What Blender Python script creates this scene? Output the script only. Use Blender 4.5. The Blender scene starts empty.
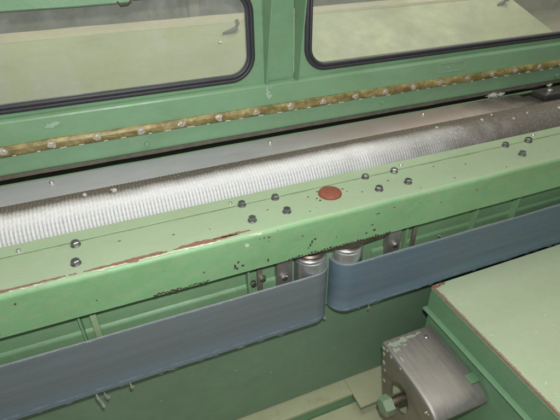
import bpy, bmesh, math, random
from mathutils import Vector, Matrix, noise
S = bpy.context.scene
COL = S.collection
random.seed(7)
PI = math.pi

# ------------------------------------------------------------------ camera
R = [[0.9269229775, -0.2165075568, 0.3064935101],
     [-0.3751203453, -0.5130119635, 0.7720773614],
     [-0.0099257457, -0.8306281979, -0.5567389661]]
CAMPOS = Vector((-0.26789, -0.67599, 0.53035))
cam_d = bpy.data.cameras.new('camera')
cam = bpy.data.objects.new('camera', cam_d); COL.objects.link(cam)
cam_d.sensor_width = 36.0; cam_d.lens = 453.0 / 560.0 * 36.0
cam_d.clip_start = 0.01; cam_d.clip_end = 60
m = Matrix([[R[i][0], -R[i][1], -R[i][2]] for i in range(3)]).to_4x4()
m.translation = CAMPOS
cam.matrix_world = m
S.camera = cam
cam_d.dof.use_dof = True; cam_d.dof.focus_distance = 0.98; cam_d.dof.aperture_fstop = 7.0

# ------------------------------------------------------------------ world and lamps (workshop hall + camera flash)
W = bpy.data.worlds.new('World'); S.world = W; W.use_nodes = True
bg = W.node_tree.nodes['Background']
bg.inputs[0].default_value = (0.90, 0.92, 0.90, 1); bg.inputs[1].default_value = 0.27

def area(name, loc, target, size, sizey, power, color):
    d = bpy.data.lights.new(name, 'AREA'); d.shape = 'RECTANGLE'; d.size = size; d.size_y = sizey
    d.energy = power; d.color = color
    o = bpy.data.objects.new(name, d); COL.objects.link(o)
    o.location = loc
    o.rotation_euler = (Vector(target) - Vector(loc)).to_track_quat('-Z', 'Y').to_euler()
    return o
area('hall_light', (0.2, -0.1, 3.0), (0.2, 0.3, 0), 3.0, 1.6, 56, (1.0, 0.95, 0.83))
area('hall_light', (2.6, 2.2, 3.0), (0.4, 0.1, 0), 1.6, 0.4, 74, (1.0, 0.94, 0.80))
fl = CAMPOS + Vector((-0.2165, -0.513, -0.8306)) * -0.072 + Vector((0.927, -0.375, -0.01)) * 0.015
area('camera_flash', fl, (0.06, 0.05, -0.08), 0.03, 0.018, 9.8, (0.95, 0.98, 1.0))

S.view_settings.view_transform = 'Standard'; S.view_settings.look = 'None'
S.view_settings.exposure = 0.0; S.view_settings.gamma = 1.0
S.view_settings.use_curve_mapping = False

# ------------------------------------------------------------------ material helpers
def rgb(*c): return (c[0], c[1], c[2], 1.0)
class NT:
    def __init__(s, name):
        s.m = bpy.data.materials.new(name); s.m.use_nodes = True
        s.t = s.m.node_tree; s.t.nodes.clear()
        s.out = s.n('ShaderNodeOutputMaterial'); s.p = s.n('ShaderNodeBsdfPrincipled')
        s.l(s.p.outputs[0], s.out.inputs[0])
        s.tc = s.n('ShaderNodeTexCoord')
        s.geo = s.n('ShaderNodeNewGeometry')
    def n(s, t, **k):
        x = s.t.nodes.new(t)
        for a, b in k.items(): setattr(x, a, b)
        return x
    def l(s, a, b): s.t.links.new(a, b)
    def pos(s): return s.geo.outputs['Position']
    def mapping(s, scale, src=None, rot=(0, 0, 0)):
        mp = s.n('ShaderNodeMapping'); mp.inputs['Scale'].default_value = scale; mp.inputs['Rotation'].default_value = rot
        s.l(src or s.pos(), mp.inputs[0]); return mp.outputs[0]
    def noise(s, scale, detail=4, rough=.55, src=None, dist=0):
        x = s.n('ShaderNodeTexNoise'); x.inputs['Scale'].default_value = scale
        x.inputs['Detail'].default_value = detail; x.inputs['Roughness'].default_value = rough
        x.inputs['Distortion'].default_value = dist
        s.l(src or s.pos(), x.inputs['Vector']); return x.outputs['Fac']
    def ramp(s, fac, a, b, ca=(0, 0, 0, 1), cb=(1, 1, 1, 1)):
        x = s.n('ShaderNodeValToRGB'); e = x.color_ramp.elements
        e[0].position = a; e[0].color = ca; e[1].position = b; e[1].color = cb
        s.l(fac, x.inputs[0]); return x.outputs[0]
    def mix(s, fac, a, b, mode='MIX'):
        x = s.n('ShaderNodeMix', data_type='RGBA', blend_type=mode)
        for v, i in ((fac, 0), (a, 6), (b, 7)):
            if hasattr(v, 'default_value') or hasattr(v, 'is_linked'): s.l(v, x.inputs[i])
            else: x.inputs[i].default_value = v
        return x.outputs[2]
    def math(s, op, a, b=None):
        x = s.n('ShaderNodeMath', operation=op)
        for i, v in enumerate((a, b)):
            if v is None: continue
            if hasattr(v, 'is_linked'): s.l(v, x.inputs[i])
            else: x.inputs[i].default_value = v
        return x.outputs[0]
    def bump(s, h, strength, dist=.001):
        b = s.n('ShaderNodeBump'); b.inputs['Strength'].default_value = strength; b.inputs['Distance'].default_value = dist
        s.l(h, b.inputs['Height']); s.l(b.outputs[0], s.p.inputs['Normal']); return b
    def set(s, **k):
        for a, v in k.items():
            i = s.p.inputs[a.replace('_', ' ')]
            if hasattr(v, 'is_linked'): s.l(v, i)
            else: i.default_value = v

def paint(name, col, dust=(0.36, 0.36, 0.22), dusty=.35, speck=.5, rough=.42, speckcol=(0.03, 0.028, 0.02), rust=0.0, film=0.0, filmcol=(.40, .385, .27)):
    t = NT(name)
    big = t.noise(5.5, 5, .6)
    c = t.mix(t.ramp(big, .35, .72), rgb(*col), rgb(*[x * .86 for x in col]))
    sm = t.noise(38, 6, .7, dist=.6)
    df = t.math('MULTIPLY', t.ramp(sm, .42, .78), dusty)
    c = t.mix(df, c, rgb(*dust))
    scr = t.noise(60, 5, .65, src=t.mapping((.25, 1.6, 1.6)))
    c = t.mix(t.math('MULTIPLY', t.ramp(scr, .58, .74), .22 * (dusty + .3)), c, rgb(*[min(.75, x * 1.5 + .06) for x in col]))
    oil = t.noise(4.2, 8, .72, dist=1.3, src=t.mapping((.6, 1.3, 1.3)))
    c = t.mix(t.math('MULTIPLY', t.ramp(oil, .50, .68), .30), c, rgb(col[0] * .62 + .02, col[1] * .58 + .012, col[2] * .50))
    wipe = t.noise(30, 4, .6, src=t.mapping((.12, 1, 1), rot=(0, .1, .25)))
    c = t.mix(t.math('MULTIPLY', t.ramp(wipe, .5, .8), .16), c, rgb(*dust))
    v = t.n('ShaderNodeTexVoronoi'); v.inputs['Scale'].default_value = 62; t.l(t.pos(), v.inputs['Vector'])
    ns = t.noise(17, 3)
    sp = t.math('MULTIPLY', t.ramp(v.outputs['Distance'], .06, .13, (1, 1, 1, 1), (0, 0, 0, 1)), t.ramp(ns, .55, .62))
    c = t.mix(t.math('MULTIPLY', sp, speck), c, rgb(*speckcol))
    if rust:
        rn = t.noise(9, 7, .75, dist=.8)
        c = t.mix(t.math('MULTIPLY', t.ramp(rn, .60, .66), rust), c, rgb(.26, .13, .08))
    if film:                       # dust and oil on level faces, with overhead light's paler tint painted in
        nz = t.n('ShaderNodeSeparateXYZ'); t.l(t.geo.outputs['True Normal'], nz.inputs[0])
        fn = t.noise(11, 6, .7, dist=.4, src=t.mapping((.5, 1, 1)))
        c = t.mix(t.math('MULTIPLY', t.ramp(nz.outputs[2], .80, .97), t.math('MULTIPLY', t.ramp(fn, .15, .75, rgb(.6, .6, .6), rgb(1, 1, 1)), film)), c, rgb(*filmcol))
    t.set(Base_Color=c)
    rr = t.noise(22, 4)
    t.set(Roughness=t.ramp(rr, .3, .75, rgb(rough - .1, 0, 0), rgb(rough + .16, 0, 0)) if False else t.math('MULTIPLY_ADD', rr, .3))
    t.t.nodes  # roughness = noise*.3 + base
    for nd in t.t.nodes:
        if nd.bl_idname == 'ShaderNodeMath' and nd.operation == 'MULTIPLY_ADD': nd.inputs[2].default_value = rough - .13
    h = t.math('ADD', t.noise(150, 3), t.math('MULTIPLY', t.noise(11, 3), 4.5))
    t.bump(h, .28, .0011)
    t.set(Specular_IOR_Level=.42)
    return t.m

def metal(name, col, rough=.35, stain=(0.10, 0.06, 0.04), stained=.4, stretch=(1, 1, 1), metallic=1.0, bump=.2):
    t = NT(name)
    g = t.noise(120, 4, .6, src=t.mapping(stretch))
    c = t.mix(g, rgb(*[x * .75 for x in col]), rgb(*[min(1, x * 1.2) for x in col]))
    b = t.noise(14, 6, .65, dist=.5)
    c = t.mix(t.math('MULTIPLY', t.ramp(b, .45, .72), stained), c, rgb(*stain))
    t.set(Base_Color=c, Metallic=metallic)
    t.set(Roughness=t.math('MULTIPLY_ADD', g, .25))
    for nd in t.t.nodes:
        if nd.bl_idname == 'ShaderNodeMath' and nd.operation == 'MULTIPLY_ADD': nd.inputs[2].default_value = rough - .1
    t.bump(g, bump, .0005)
    return t.m

def plain(name, col, rough=.6, metallic=0.0, vary=.25, scale=60, spec=.4):
    t = NT(name)
    g = t.noise(scale, 5, .65)
    c = t.mix(g, rgb(*[x * (1 - vary) for x in col]), rgb(*[min(1, x * (1 + vary)) for x in col]))
    t.set(Base_Color=c, Roughness=rough, Metallic=metallic, Specular_IOR_Level=spec)
    t.bump(g, .25, .0006)
    return t.m

GREEN = (0.195, 0.385, 0.195)
M = {}
M['beam'] = paint('beam_green_paint', (0.200, 0.395, 0.192), dust=(0.40, 0.38, 0.22), dusty=.36, speck=.75, film=.66, filmcol=(.375, .395, .305))
M['hood'] = paint('hood_green_paint', (0.215, 0.375, 0.215), dust=(0.34, 0.40, 0.26), dusty=.2, speck=.3, rough=.36)
M['panel'] = paint('panel_green_paint', (0.175, 0.28, 0.178), dust=(0.24, 0.29, 0.20), dusty=.25, speck=.5, rough=.5)
M['recess'] = paint('recess_green_paint', (0.20, 0.36, 0.19), dust=(0.32, 0.36, 0.22), dusty=.3, speck=.5)
M['cabinet'] = paint('cabinet_green_paint', (0.29, 0.43, 0.23), dust=(0.47, 0.45, 0.28), dusty=.45, speck=.3, rough=.55, film=.6, filmcol=(.43, .46, .36))  # top paler than the sides: overhead light put into the colour
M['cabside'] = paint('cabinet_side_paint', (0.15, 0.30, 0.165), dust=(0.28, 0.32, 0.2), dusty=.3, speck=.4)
M['base'] = paint('base_worn_paint', (0.43, 0.46, 0.28), dust=(0.46, 0.38, 0.28), dusty=.5, speck=.5, rough=.6, rust=.35)  # worn ledges, coloured paler than the risers to carry the overhead light
M['tray'] = paint('tray_pale_paint', (0.44, 0.49, 0.30), dust=(0.53, 0.54, 0.36), dusty=.3, speck=.15, rough=.5)
M['lip'] = paint('lip_pale_paint', (0.58, 0.54, 0.38), dust=(0.6, 0.56, 0.42), dusty=.4, speck=.1, rough=.5)
M['inner'] = plain('inner_grey', (0.33, 0.31, 0.24), .6, vary=.45, scale=25)
M['innerdark'] = plain('inner_dark', (0.15, 0.145, 0.125), .6, vary=.6, scale=60)
M['rubber'] = plain('gasket_rubber', (0.048, 0.046, 0.052), .5, vary=.3)
M['dark'] = plain('gap_shade', (0.012, 0.012, 0.010), .8)
M['steel'] = metal('bolt_steel', (0.34, 0.325, 0.33), .36, stained=.7, stain=(0.05, 0.045, 0.04))
M['zinc'] = metal('zinc_screw', (0.86, 0.84, 0.78), .32, stained=.15, stain=(0.3, 0.22, 0.1))
M['pulley'] = metal('pulley_steel', (0.80, 0.80, 0.79), .34, stained=.15, stain=(0.3, 0.27, 0.24), stretch=(.2, .2, .8), bump=.05, metallic=.9)
M['rustysteel'] = metal('rusty_hub_steel', (0.28, 0.235, 0.20), .5, stained=.7, stain=(0.12, 0.06, 0.035))
M['bracket'] = metal('bracket_steel', (0.34, 0.32, 0.30), .50, stained=.4, stain=(0.24, 0.21, 0.18), stretch=(1, .06, 1), metallic=.75)
M['bracketside'] = metal('bracket_side_steel', (0.30, 0.26, 0.21), .5, stained=.5, stain=(0.12, 0.10, 0.07), metallic=.6)
t = NT('guide_plate_steel')
sx = t.n('ShaderNodeSeparateXYZ'); t.l(t.pos(), sx.inputs[0])
g = t.noise(70, 5, .6, src=t.mapping((.15, 1, 1))); cl = t.noise(6, 5, .6)
c = t.mix(g, rgb(.34, .345, .37), rgb(.47, .475, .50))
tan = t.n('ShaderNodeMapRange'); t.l(t.math('ADD', sx.outputs[0], t.math('MULTIPLY', t.math('SUBTRACT', cl, .5), .9)), tan.inputs[0])
tan.inputs[1].default_value = -.05; tan.inputs[2].default_value = .45; tan.inputs[3].default_value = .05; tan.inputs[4].default_value = .8
c = t.mix(tan.outputs[0], c, rgb(.36, .275, .235))
gz = t.n('ShaderNodeMapRange'); t.l(t.math('ADD', sx.outputs[0], t.math('MULTIPLY', t.math('SUBTRACT', t.noise(14, 5, .7), .5), .35)), gz.inputs[0])
gz.inputs[1].default_value = .70; gz.inputs[2].default_value = .98
c = t.mix(gz.outputs[0], c, rgb(.06, .052, .045))  # right end darkened in the colour, standing for flash falloff
t.set(Base_Color=c, Metallic=.35, Roughness=.42); t.bump(g, .2, .0006)
M['plate'] = t.m
M['rust'] = plain('rust_cap', (0.215, 0.068, 0.038), .62, vary=.4, scale=120)
M['chip_dark'] = plain('chip_dark', (0.060, 0.046, 0.030), .7, vary=.6, scale=250)
M['chip_rust'] = plain('chip_rust', (0.225, 0.115, 0.082), .75, vary=.6, scale=170)
M['pale_chip_glare'] = plain('primer_and_glare', (0.46, 0.53, 0.36), .6, vary=.25, scale=180)
M['grime'] = plain('grime', (0.19, 0.22, 0.125), .7, vary=.4, scale=150)
M['lipgrime'] = plain('lip_grime', (0.15, 0.135, 0.10), .6, vary=.5, scale=40)
M['greasy'] = plain('greasy_iron', (0.055, 0.050, 0.045), .45, vary=.6, scale=45)
M['remnant'] = plain('paint_remnant', (0.30, 0.36, 0.27), .7, vary=.5, scale=140)
M['scratch'] = plain('scratch_pale', (0.56, 0.56, 0.42), .6, vary=.15)
M['edge_rust'] = plain('edge_rust', (0.24, 0.165, 0.115), .75, vary=.4, scale=200)
M['rosette'] = metal('rosette_steel', (0.60, 0.56, 0.46), .45, stained=.5, stain=(0.35, 0.27, 0.12), metallic=.6)
M['white'] = plain('white_dash', (0.62, 0.60, 0.53), .4, vary=.1)
M['lint'] = plain('lint_fibre', (0.66, 0.64, 0.60), .9, vary=.2)
M['lintgrey'] = plain('lint_grey', (0.34, 0.34, 0.30), .9, vary=.3)
M['thread'] = plain('belt_thread', (0.36, 0.39, 0.40), .9, vary=.2)
M['greennut'] = paint('nut_green_paint', (0.20, 0.30, 0.19), dust=(0.30, 0.29, 0.22), dusty=.6, speck=.6)
M['smudge'] = plain('smudge', (0.33, 0.45, 0.33), .6, vary=.3, scale=200)
M['outline'] = plain('label_glue', (0.36, 0.38, 0.29), .7, vary=.3, scale=200)

# brass strip
t = NT('oily_brass')
a = t.noise(26, 5, .6, src=t.mapping((1, 2, 2))); b = t.noise(90, 3)
c = t.mix(t.ramp(a, .35, .68), rgb(.155, .115, .03), rgb(.44, .35, .15))
c = t.mix(t.math('MULTIPLY', t.ramp(b, .42, .66), .6), c, rgb(.12, .12, .04))
t.set(Base_Color=c, Metallic=.1, Roughness=.46); t.bump(b, .5, .002)
M['brass'] = t.m

# roller clothing: rows of fine wire filled with white lint
t = NT('roller_wire_clothing')
sx = t.n('ShaderNodeSeparateXYZ'); t.l(t.tc.outputs['Object'], sx.inputs[0])
ang = t.math('ARCTAN2', sx.outputs[2], t.math('MULTIPLY', sx.outputs[1], -1))     # 0 front, pi/2 top
r2 = t.math('SQRT', t.math('ADD', t.math('POWER', sx.outputs[1], 2), t.math('POWER', sx.outputs[2], 2)))
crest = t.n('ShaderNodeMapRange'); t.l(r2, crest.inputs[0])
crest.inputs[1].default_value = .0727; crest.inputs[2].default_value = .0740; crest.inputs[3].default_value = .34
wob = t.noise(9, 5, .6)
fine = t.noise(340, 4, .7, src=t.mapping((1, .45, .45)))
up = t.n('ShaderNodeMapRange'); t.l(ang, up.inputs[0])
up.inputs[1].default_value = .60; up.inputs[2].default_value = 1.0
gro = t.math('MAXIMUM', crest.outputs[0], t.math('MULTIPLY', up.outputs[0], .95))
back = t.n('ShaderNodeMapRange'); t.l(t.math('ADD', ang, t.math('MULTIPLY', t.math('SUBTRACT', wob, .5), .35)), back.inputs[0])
back.inputs[1].default_value = 1.52; back.inputs[2].default_value = 1.18  # dark band at the top back: grazing shade put into the colour
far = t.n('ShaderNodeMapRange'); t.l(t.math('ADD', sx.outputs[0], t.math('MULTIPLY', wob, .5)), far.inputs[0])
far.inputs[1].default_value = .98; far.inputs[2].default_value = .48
far.inputs[3].default_value = .06; far.inputs[4].default_value = 1  # lint thins to the right, with flash falloff painted in
mott = t.noise(260, 4, .75, src=t.mapping((1, .6, .6)))
base_c = t.mix(t.ramp(mott, .38, .66), rgb(.080, .068, .055), rgb(.150, .132, .110))
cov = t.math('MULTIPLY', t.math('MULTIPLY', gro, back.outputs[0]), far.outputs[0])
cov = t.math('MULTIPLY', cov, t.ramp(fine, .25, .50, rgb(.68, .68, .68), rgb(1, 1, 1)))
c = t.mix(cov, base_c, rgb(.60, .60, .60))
c = t.mix(t.math('MULTIPLY', t.ramp(fine, .62, .78), .12), c, rgb(.26, .24, .21))
t.set(Base_Color=c, Roughness=.75, Specular_IOR_Level=.25)
t.bump(fine, .3, .0008)
M['roller'] = t.m

# belts
def beltmat(name, lo, hi, border):
    t = NT(name)
    sx = t.n('ShaderNodeSeparateXYZ'); t.l(t.pos(), sx.inputs[0])
    streak = t.noise(30, 5, .6, src=t.mapping((.10, 1, 2.4)))
    cloud = t.noise(7, 4)
    c = t.mix(t.ramp(streak, .2, .85), rgb(*lo), rgb(*hi))
    c = t.mix(t.math('MULTIPLY', t.ramp(cloud, .4, .7), .4), c, rgb(.165, .172, .155))
    # border bands near the edges
    mr = t.n('ShaderNodeMapRange'); t.l(t.math('ADD', sx.outputs[2], t.math('MULTIPLY', t.math('SUBTRACT', streak, .5), .02)), mr.inputs[0])
    mr.inputs[1].default_value = -.270; mr.inputs[2].default_value = -.288
    c = t.mix(t.math('MULTIPLY', mr.outputs[0], .75), c, rgb(*border))
    hem = t.math('ABSOLUTE', t.math('SUBTRACT', t.math('ADD', sx.outputs[2], t.math('MULTIPLY', t.math('SUBTRACT', t.noise(9, 3), .5), .006)), -.3035))
    brk = t.noise(34, 5, .7, src=t.mapping((1, 1, .2)))
    c = t.mix(t.math('MULTIPLY', t.ramp(hem, .0012, .0030, (1, 1, 1, 1), (0, 0, 0, 1)), t.ramp(brk, .40, .65)), c, rgb(.33, .38, .40))
    top = t.n('ShaderNodeMapRange'); t.l(sx.outputs[2], top.inputs[0]); top.inputs[1].default_value = -.1655; top.inputs[2].default_value = -.160
    c = t.mix(t.math('MULTIPLY', top.outputs[0], .7), c, rgb(.30, .34, .34))
    w = t.n('ShaderNodeTexWave'); w.inputs['Scale'].default_value = 95; w.inputs['Distortion'].default_value = 1.2
    w.inputs['Detail'].default_value = 2
    w.wave_type = 'BANDS'; w.bands_direction = 'X'
    t.l(t.mapping((1, 0.0, 1), rot=(0, PI / 4.4, 0)), w.inputs['Vector'])
    w2 = t.n('ShaderNodeTexWave'); w2.inputs['Scale'].default_value = 120; w2.bands_direction = 'Z'; w2.inputs['Distortion'].default_value = .5
    t.l(t.pos(), w2.inputs['Vector'])
    wv = t.math('ADD', w.outputs['Fac'], t.math('MULTIPLY', w2.outputs['Fac'], .25))
    c = t.mix(t.math('MULTIPLY', t.ramp(wv, .2, 1.3), .34), c, rgb(.085, .10, .125))
    t.set(Base_Color=c, Roughness=.62, Specular_IOR_Level=.35)
    t.bump(t.math('ADD', wv, t.math('MULTIPLY', t.noise(400, 3), 1.2)), .3, .0006)
    return t.m
M['belt_l'] = beltmat('belt_grey_weave', (.125, .155, .160), (.200, .228, .225), (.165, .225, .265))
M['belt_r'] = beltmat('belt_blue_weave', (.095, .150, .190), (.150, .215, .250), (.165, .245, .295))

# dirty window glass
t = NT('dusty_glass')
tr = t.n('ShaderNodeBsdfTransparent'); tr.inputs[0].default_value = (.93, .96, .90, 1)
t.p.inputs['Base Color'].default_value = rgb(.56, .57, .52); t.p.inputs['Roughness'].default_value = .6
gl = t.n('ShaderNodeBsdfGlossy'); gl.inputs['Roughness'].default_value = .06
mx = t.n('ShaderNodeMixShader'); mx2 = t.n('ShaderNodeMixShader')
d = t.noise(6, 6, .65, dist=.7); d2 = t.noise(45, 4, .7)
fac = t.math('ADD', t.math('MULTIPLY', t.ramp(d, .38, .72), .26), t.math('MULTIPLY', t.ramp(d2, .55, .8), .08))
sm_ = t.noise(5, 5, .6, src=t.mapping((1.6, 1, .35)), dist=.4)
fac = t.math('ADD', fac, t.math('MULTIPLY', t.ramp(sm_, .52, .74), .22))  # pale streaks painted in for reflections on the panes
t.l(t.math('ADD', fac, .18), mx.inputs[0]); t.l(tr.outputs[0], mx.inputs[1]); t.l(t.p.outputs[0], mx.inputs[2])
mx2.inputs[0].default_value = .05
t.l(mx.outputs[0], mx2.inputs[1]); t.l(gl.outputs[0], mx2.inputs[2]); t.l(mx2.outputs[0], t.out.inputs[0])
M['glass'] = t.m

# ------------------------------------------------------------------ object helpers
def thing(name, label, cat, loc, group=None):
    o = bpy.data.objects.new(name, None); COL.objects.link(o); o.location = loc
    o.empty_display_size = .02
    o['label'] = label; o['category'] = cat
    if group: o['group'] = group
    return o
def worldloc(o):
    v = Vector(o.location)
    while o.parent: o = o.parent; v += Vector(o.location)
    return v
def obj(name, bm, mat, parent=None, loc=None, smooth=False, rot=None, kind=None):
    """link a bmesh (or an existing mesh) as one object; bmesh in world coordinates unless loc is given"""
    if isinstance(bm, bpy.types.Mesh): me = bm
    else:
        base = worldloc(parent) if parent else Vector((0, 0, 0))
        if loc is None and parent: bmesh.ops.translate(bm, verts=bm.verts, vec=-base)
        bmesh.ops.recalc_face_normals(bm, faces=bm.faces)
        me = bpy.data.meshes.new(name); bm.to_mesh(me); bm.free()
        me.materials.append(mat)
        if smooth:
            for p in me.polygons: p.use_smooth = True
            me.set_sharp_from_angle(angle=math.radians(32))
    o = bpy.data.objects.new(name, me); COL.objects.link(o)
    if parent: o.parent = parent
    if loc is not None: o.location = Vector(loc) - (worldloc(parent) if parent else Vector((0, 0, 0)))
    if rot: o.rotation_euler = rot
    if kind: o['kind'] = kind
    return o
def tag(o, label, cat, group=None):
    o['label'] = label; o['category'] = cat
    if group: o['group'] = group
    return o
def BM(): return bmesh.new()
def add_box(bm, x0, x1, y0, y1, z0, z1, bev=0.0, seg=2):
    g = bmesh.ops.create_cube(bm, size=1)
    bmesh.ops.transform(bm, verts=g['verts'], matrix=Matrix.Translation(((x0 + x1) / 2, (y0 + y1) / 2, (z0 + z1) / 2)) @ Matrix.Diagonal((x1 - x0, y1 - y0, z1 - z0, 1)))
    if bev:
        es = list({e for v in g['verts'] for e in v.link_edges})
        bmesh.ops.bevel(bm, geom=es, offset=bev, segments=seg, profile=.6, affect='EDGES')
    return bm
def box(*a, **k): return add_box(BM(), *a, **k)
def extrude_x(bm, prof, x0, x1, n=1, closed=True, jitter=0):
    """sweep a (y,z) profile along x; end caps when closed"""
    rings = []
    for i in range(n + 1):
        x = x0 + (x1 - x0) * i / n
        rings.append([bm.verts.new((x, y + (noise.noise(Vector((x * 9, y * 30, z * 30))) * jitter), z + (noise.noise(Vector((x * 9 + 50, y * 30, z * 30))) * jitter))) for y, z in prof])
    k = len(prof)
    for a, b in zip(rings, rings[1:]):
        for j in range(k if closed else k - 1):
            bm.faces.new((a[j], a[(j + 1) % k], b[(j + 1) % k], b[j]))
    if closed:
        bm.faces.new(rings[0]); bm.faces.new(list(reversed(rings[-1])))
    return bm
def lathe(bm, prof, seg=24, mat=Matrix()):
    """prof (r,z) about z"""
    rings = []
    for r, z in prof:
        if r < 1e-6: rings.append([bm.verts.new(mat @ Vector((0, 0, z)))] )
        else: rings.append([bm.verts.new(mat @ Vector((r * math.cos(2 * PI * i / seg), r * math.sin(2 * PI * i / seg), z))) for i in range(seg)])
    for a, b in zip(rings, rings[1:]):
        for i in range(seg):
            j = (i + 1) % seg
            if len(a) == 1 and len(b) == 1: continue
            if len(a) == 1: bm.faces.new((a[0], b[i], b[j]))
            elif len(b) == 1: bm.faces.new((a[i], a[j], b[0]))
            else: bm.faces.new((a[i], a[j], b[j], b[i]))
    return bm
def hexprism(bm, r, z0, z1, ch=.15, mat=Matrix()):
    def ring(rr, z): return [bm.verts.new(mat @ Vector((rr * math.cos(PI / 3 * i), rr * math.sin(PI / 3 * i), z))) for i in range(6)]
    a, b, c = ring(r, z0), ring(r, z1 - (z1 - z0) * ch), ring(r * .84, z1)
    for p, q in ((a, b), (b, c)):
        for i in range(6): bm.faces.new((p[i], p[(i + 1) % 6], q[(i + 1) % 6], q[i]))
    bm.faces.new(c); bm.faces.new(list(reversed(a)))
    return bm
def tube(bm, pts, r, seg=6):
    rings = []
    pts = [Vector(p) for p in pts]
    for i, p in enumerate(pts):
        d = (pts[min(i + 1, len(pts) - 1)] - pts[max(i - 1, 0)]).normalized()
        u = d.orthogonal().normalized(); w = d.cross(u)
        rr = r[i] if isinstance(r, (list, tuple)) else r
        rings.append([bm.verts.new(p + (u * math.cos(2 * PI * k / seg) + w * math.sin(2 * PI * k / seg)) * rr) for k in range(seg)])
    for a, b in zip(rings, rings[1:]):
        for k in range(seg): bm.faces.new((a[k], a[(k + 1) % seg], b[(k + 1) % seg], b[k]))
    bm.faces.new(rings[0]); bm.faces.new(list(reversed(rings[-1])))
    return bm
X0, X1 = -1.6, 2.6

# ------------------------------------------------------------------ the setting: workshop floor and far wall
fl_bm = BM(); add_box(fl_bm, -6, 8, -5, 6, -1.06, -1.0)
o = obj('floor', fl_bm, plain('concrete_floor', (.16, .155, .14), .8, scale=8)); o['kind'] = 'structure'

# ------------------------------------------------------------------ front beam
beam = thing('front_beam', 'long pale green steel beam with chipped front edge and rows of hex bolts', 'beam', (0, .07, -.089))
def arc(cy, cz, r, a0, a1, n): return [(cy + r * math.cos(math.radians(a0 + (a1 - a0) * i / n)), cz + r * math.sin(math.radians(a0 + (a1 - a0) * i / n))) for i in range(n + 1)]
prof = [(0.0, -.089), (.003, -.0905), (.143, -.0905), (.143, -.002), (.141, 0)] + arc(.009, -.009, .009, 90, 180, 5)
obj('beam_body', extrude_x(BM(), prof, X0, X1, 140, jitter=.0007), M['beam'], beam, smooth=False)
prof = [(.111, -.003), (.1112, .0008), (.1122, .0014), (.1435, .0016), (.1455, .0002), (.1455, -.02), (.1432, -.02), (.1432, -.003)]
obj('rear_strip', extrude_x(BM(), prof, X0, X1, 140, jitter=.0005), M['beam'], beam)
# bolts
def bolt_mesh():
    bm = BM(); hexprism(bm, .0074, .0014, .0082, .22)
    return bm
def washer_mesh(): return lathe(BM(), [(.0045, 0), (.0084, 0), (.0084, .0011), (.0080, .0015), (.0045, .0015)], 20)
bolt_me = None; washer_me = None
for x, y in [(-.378, .099), (-.379, .041), (-.0445, .107), (-.0425, .045), (.031, .105), (.0345, .047),
             (.259, .108), (.259, .048), (.3365, .105), (.3366, .049), (.684, .109), (.684, .053),
             (-.70, .106), (-.70, .046), (.760, .106), (1.02, .106), (1.02, .048)]:
    z = .0002
    rz = random.uniform(0, 1)
    if bolt_me is None:
        b = obj('bolt', bolt_mesh(), M['steel'], beam, loc=(x, y, z)); bolt_me = b.data
        w = obj('washer', washer_mesh(), M['steel'], b, loc=(x, y, z)); washer_me = w.data
    else:
        b = bpy.data.objects.new('bolt', bolt_me); COL.objects.link(b); b.parent = beam; b.location = Vector((x, y, z)) - worldloc(beam)
        w = bpy.data.objects.new('washer', washer_me); COL.objects.link(w); w.parent = b
    b.rotation_euler = (random.uniform(-.04, .04), random.uniform(-.04, .04), rz)
    b.location.z += random.uniform(0, .0015); k_ = random.uniform(1.06, 1.2); b.scale = (k_, k_, k_)
# small bright screws on the rear strip
sc = None
for x, y in [(-.477, .119), (-.066, .121), (.368, .123), (.800, .127)]:
    if sc is None:
        s_ = obj('screw', lathe(BM(), [(.0052, 0), (.0052, .002), (.004, .0042), (.0015, .005), (0, .005)], 14), M['zinc'], beam, loc=(x, y, .0014), smooth=True); sc = s_.data
    else:
        s_ = bpy.data.objects.new('screw', sc); COL.objects.link(s_); s_.parent = beam; s_.location = Vector((x, y, .0014)) - worldloc(beam)
obj('plug_cap', lathe(BM(), [(.0255, -.001), (.0262, .0025), (.0245, .0055), (.019, .0078), (.010, .0090), (0, .0094)], 30), M['rust'], beam, loc=(.150, .0755, .0005), smooth=True)

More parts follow.
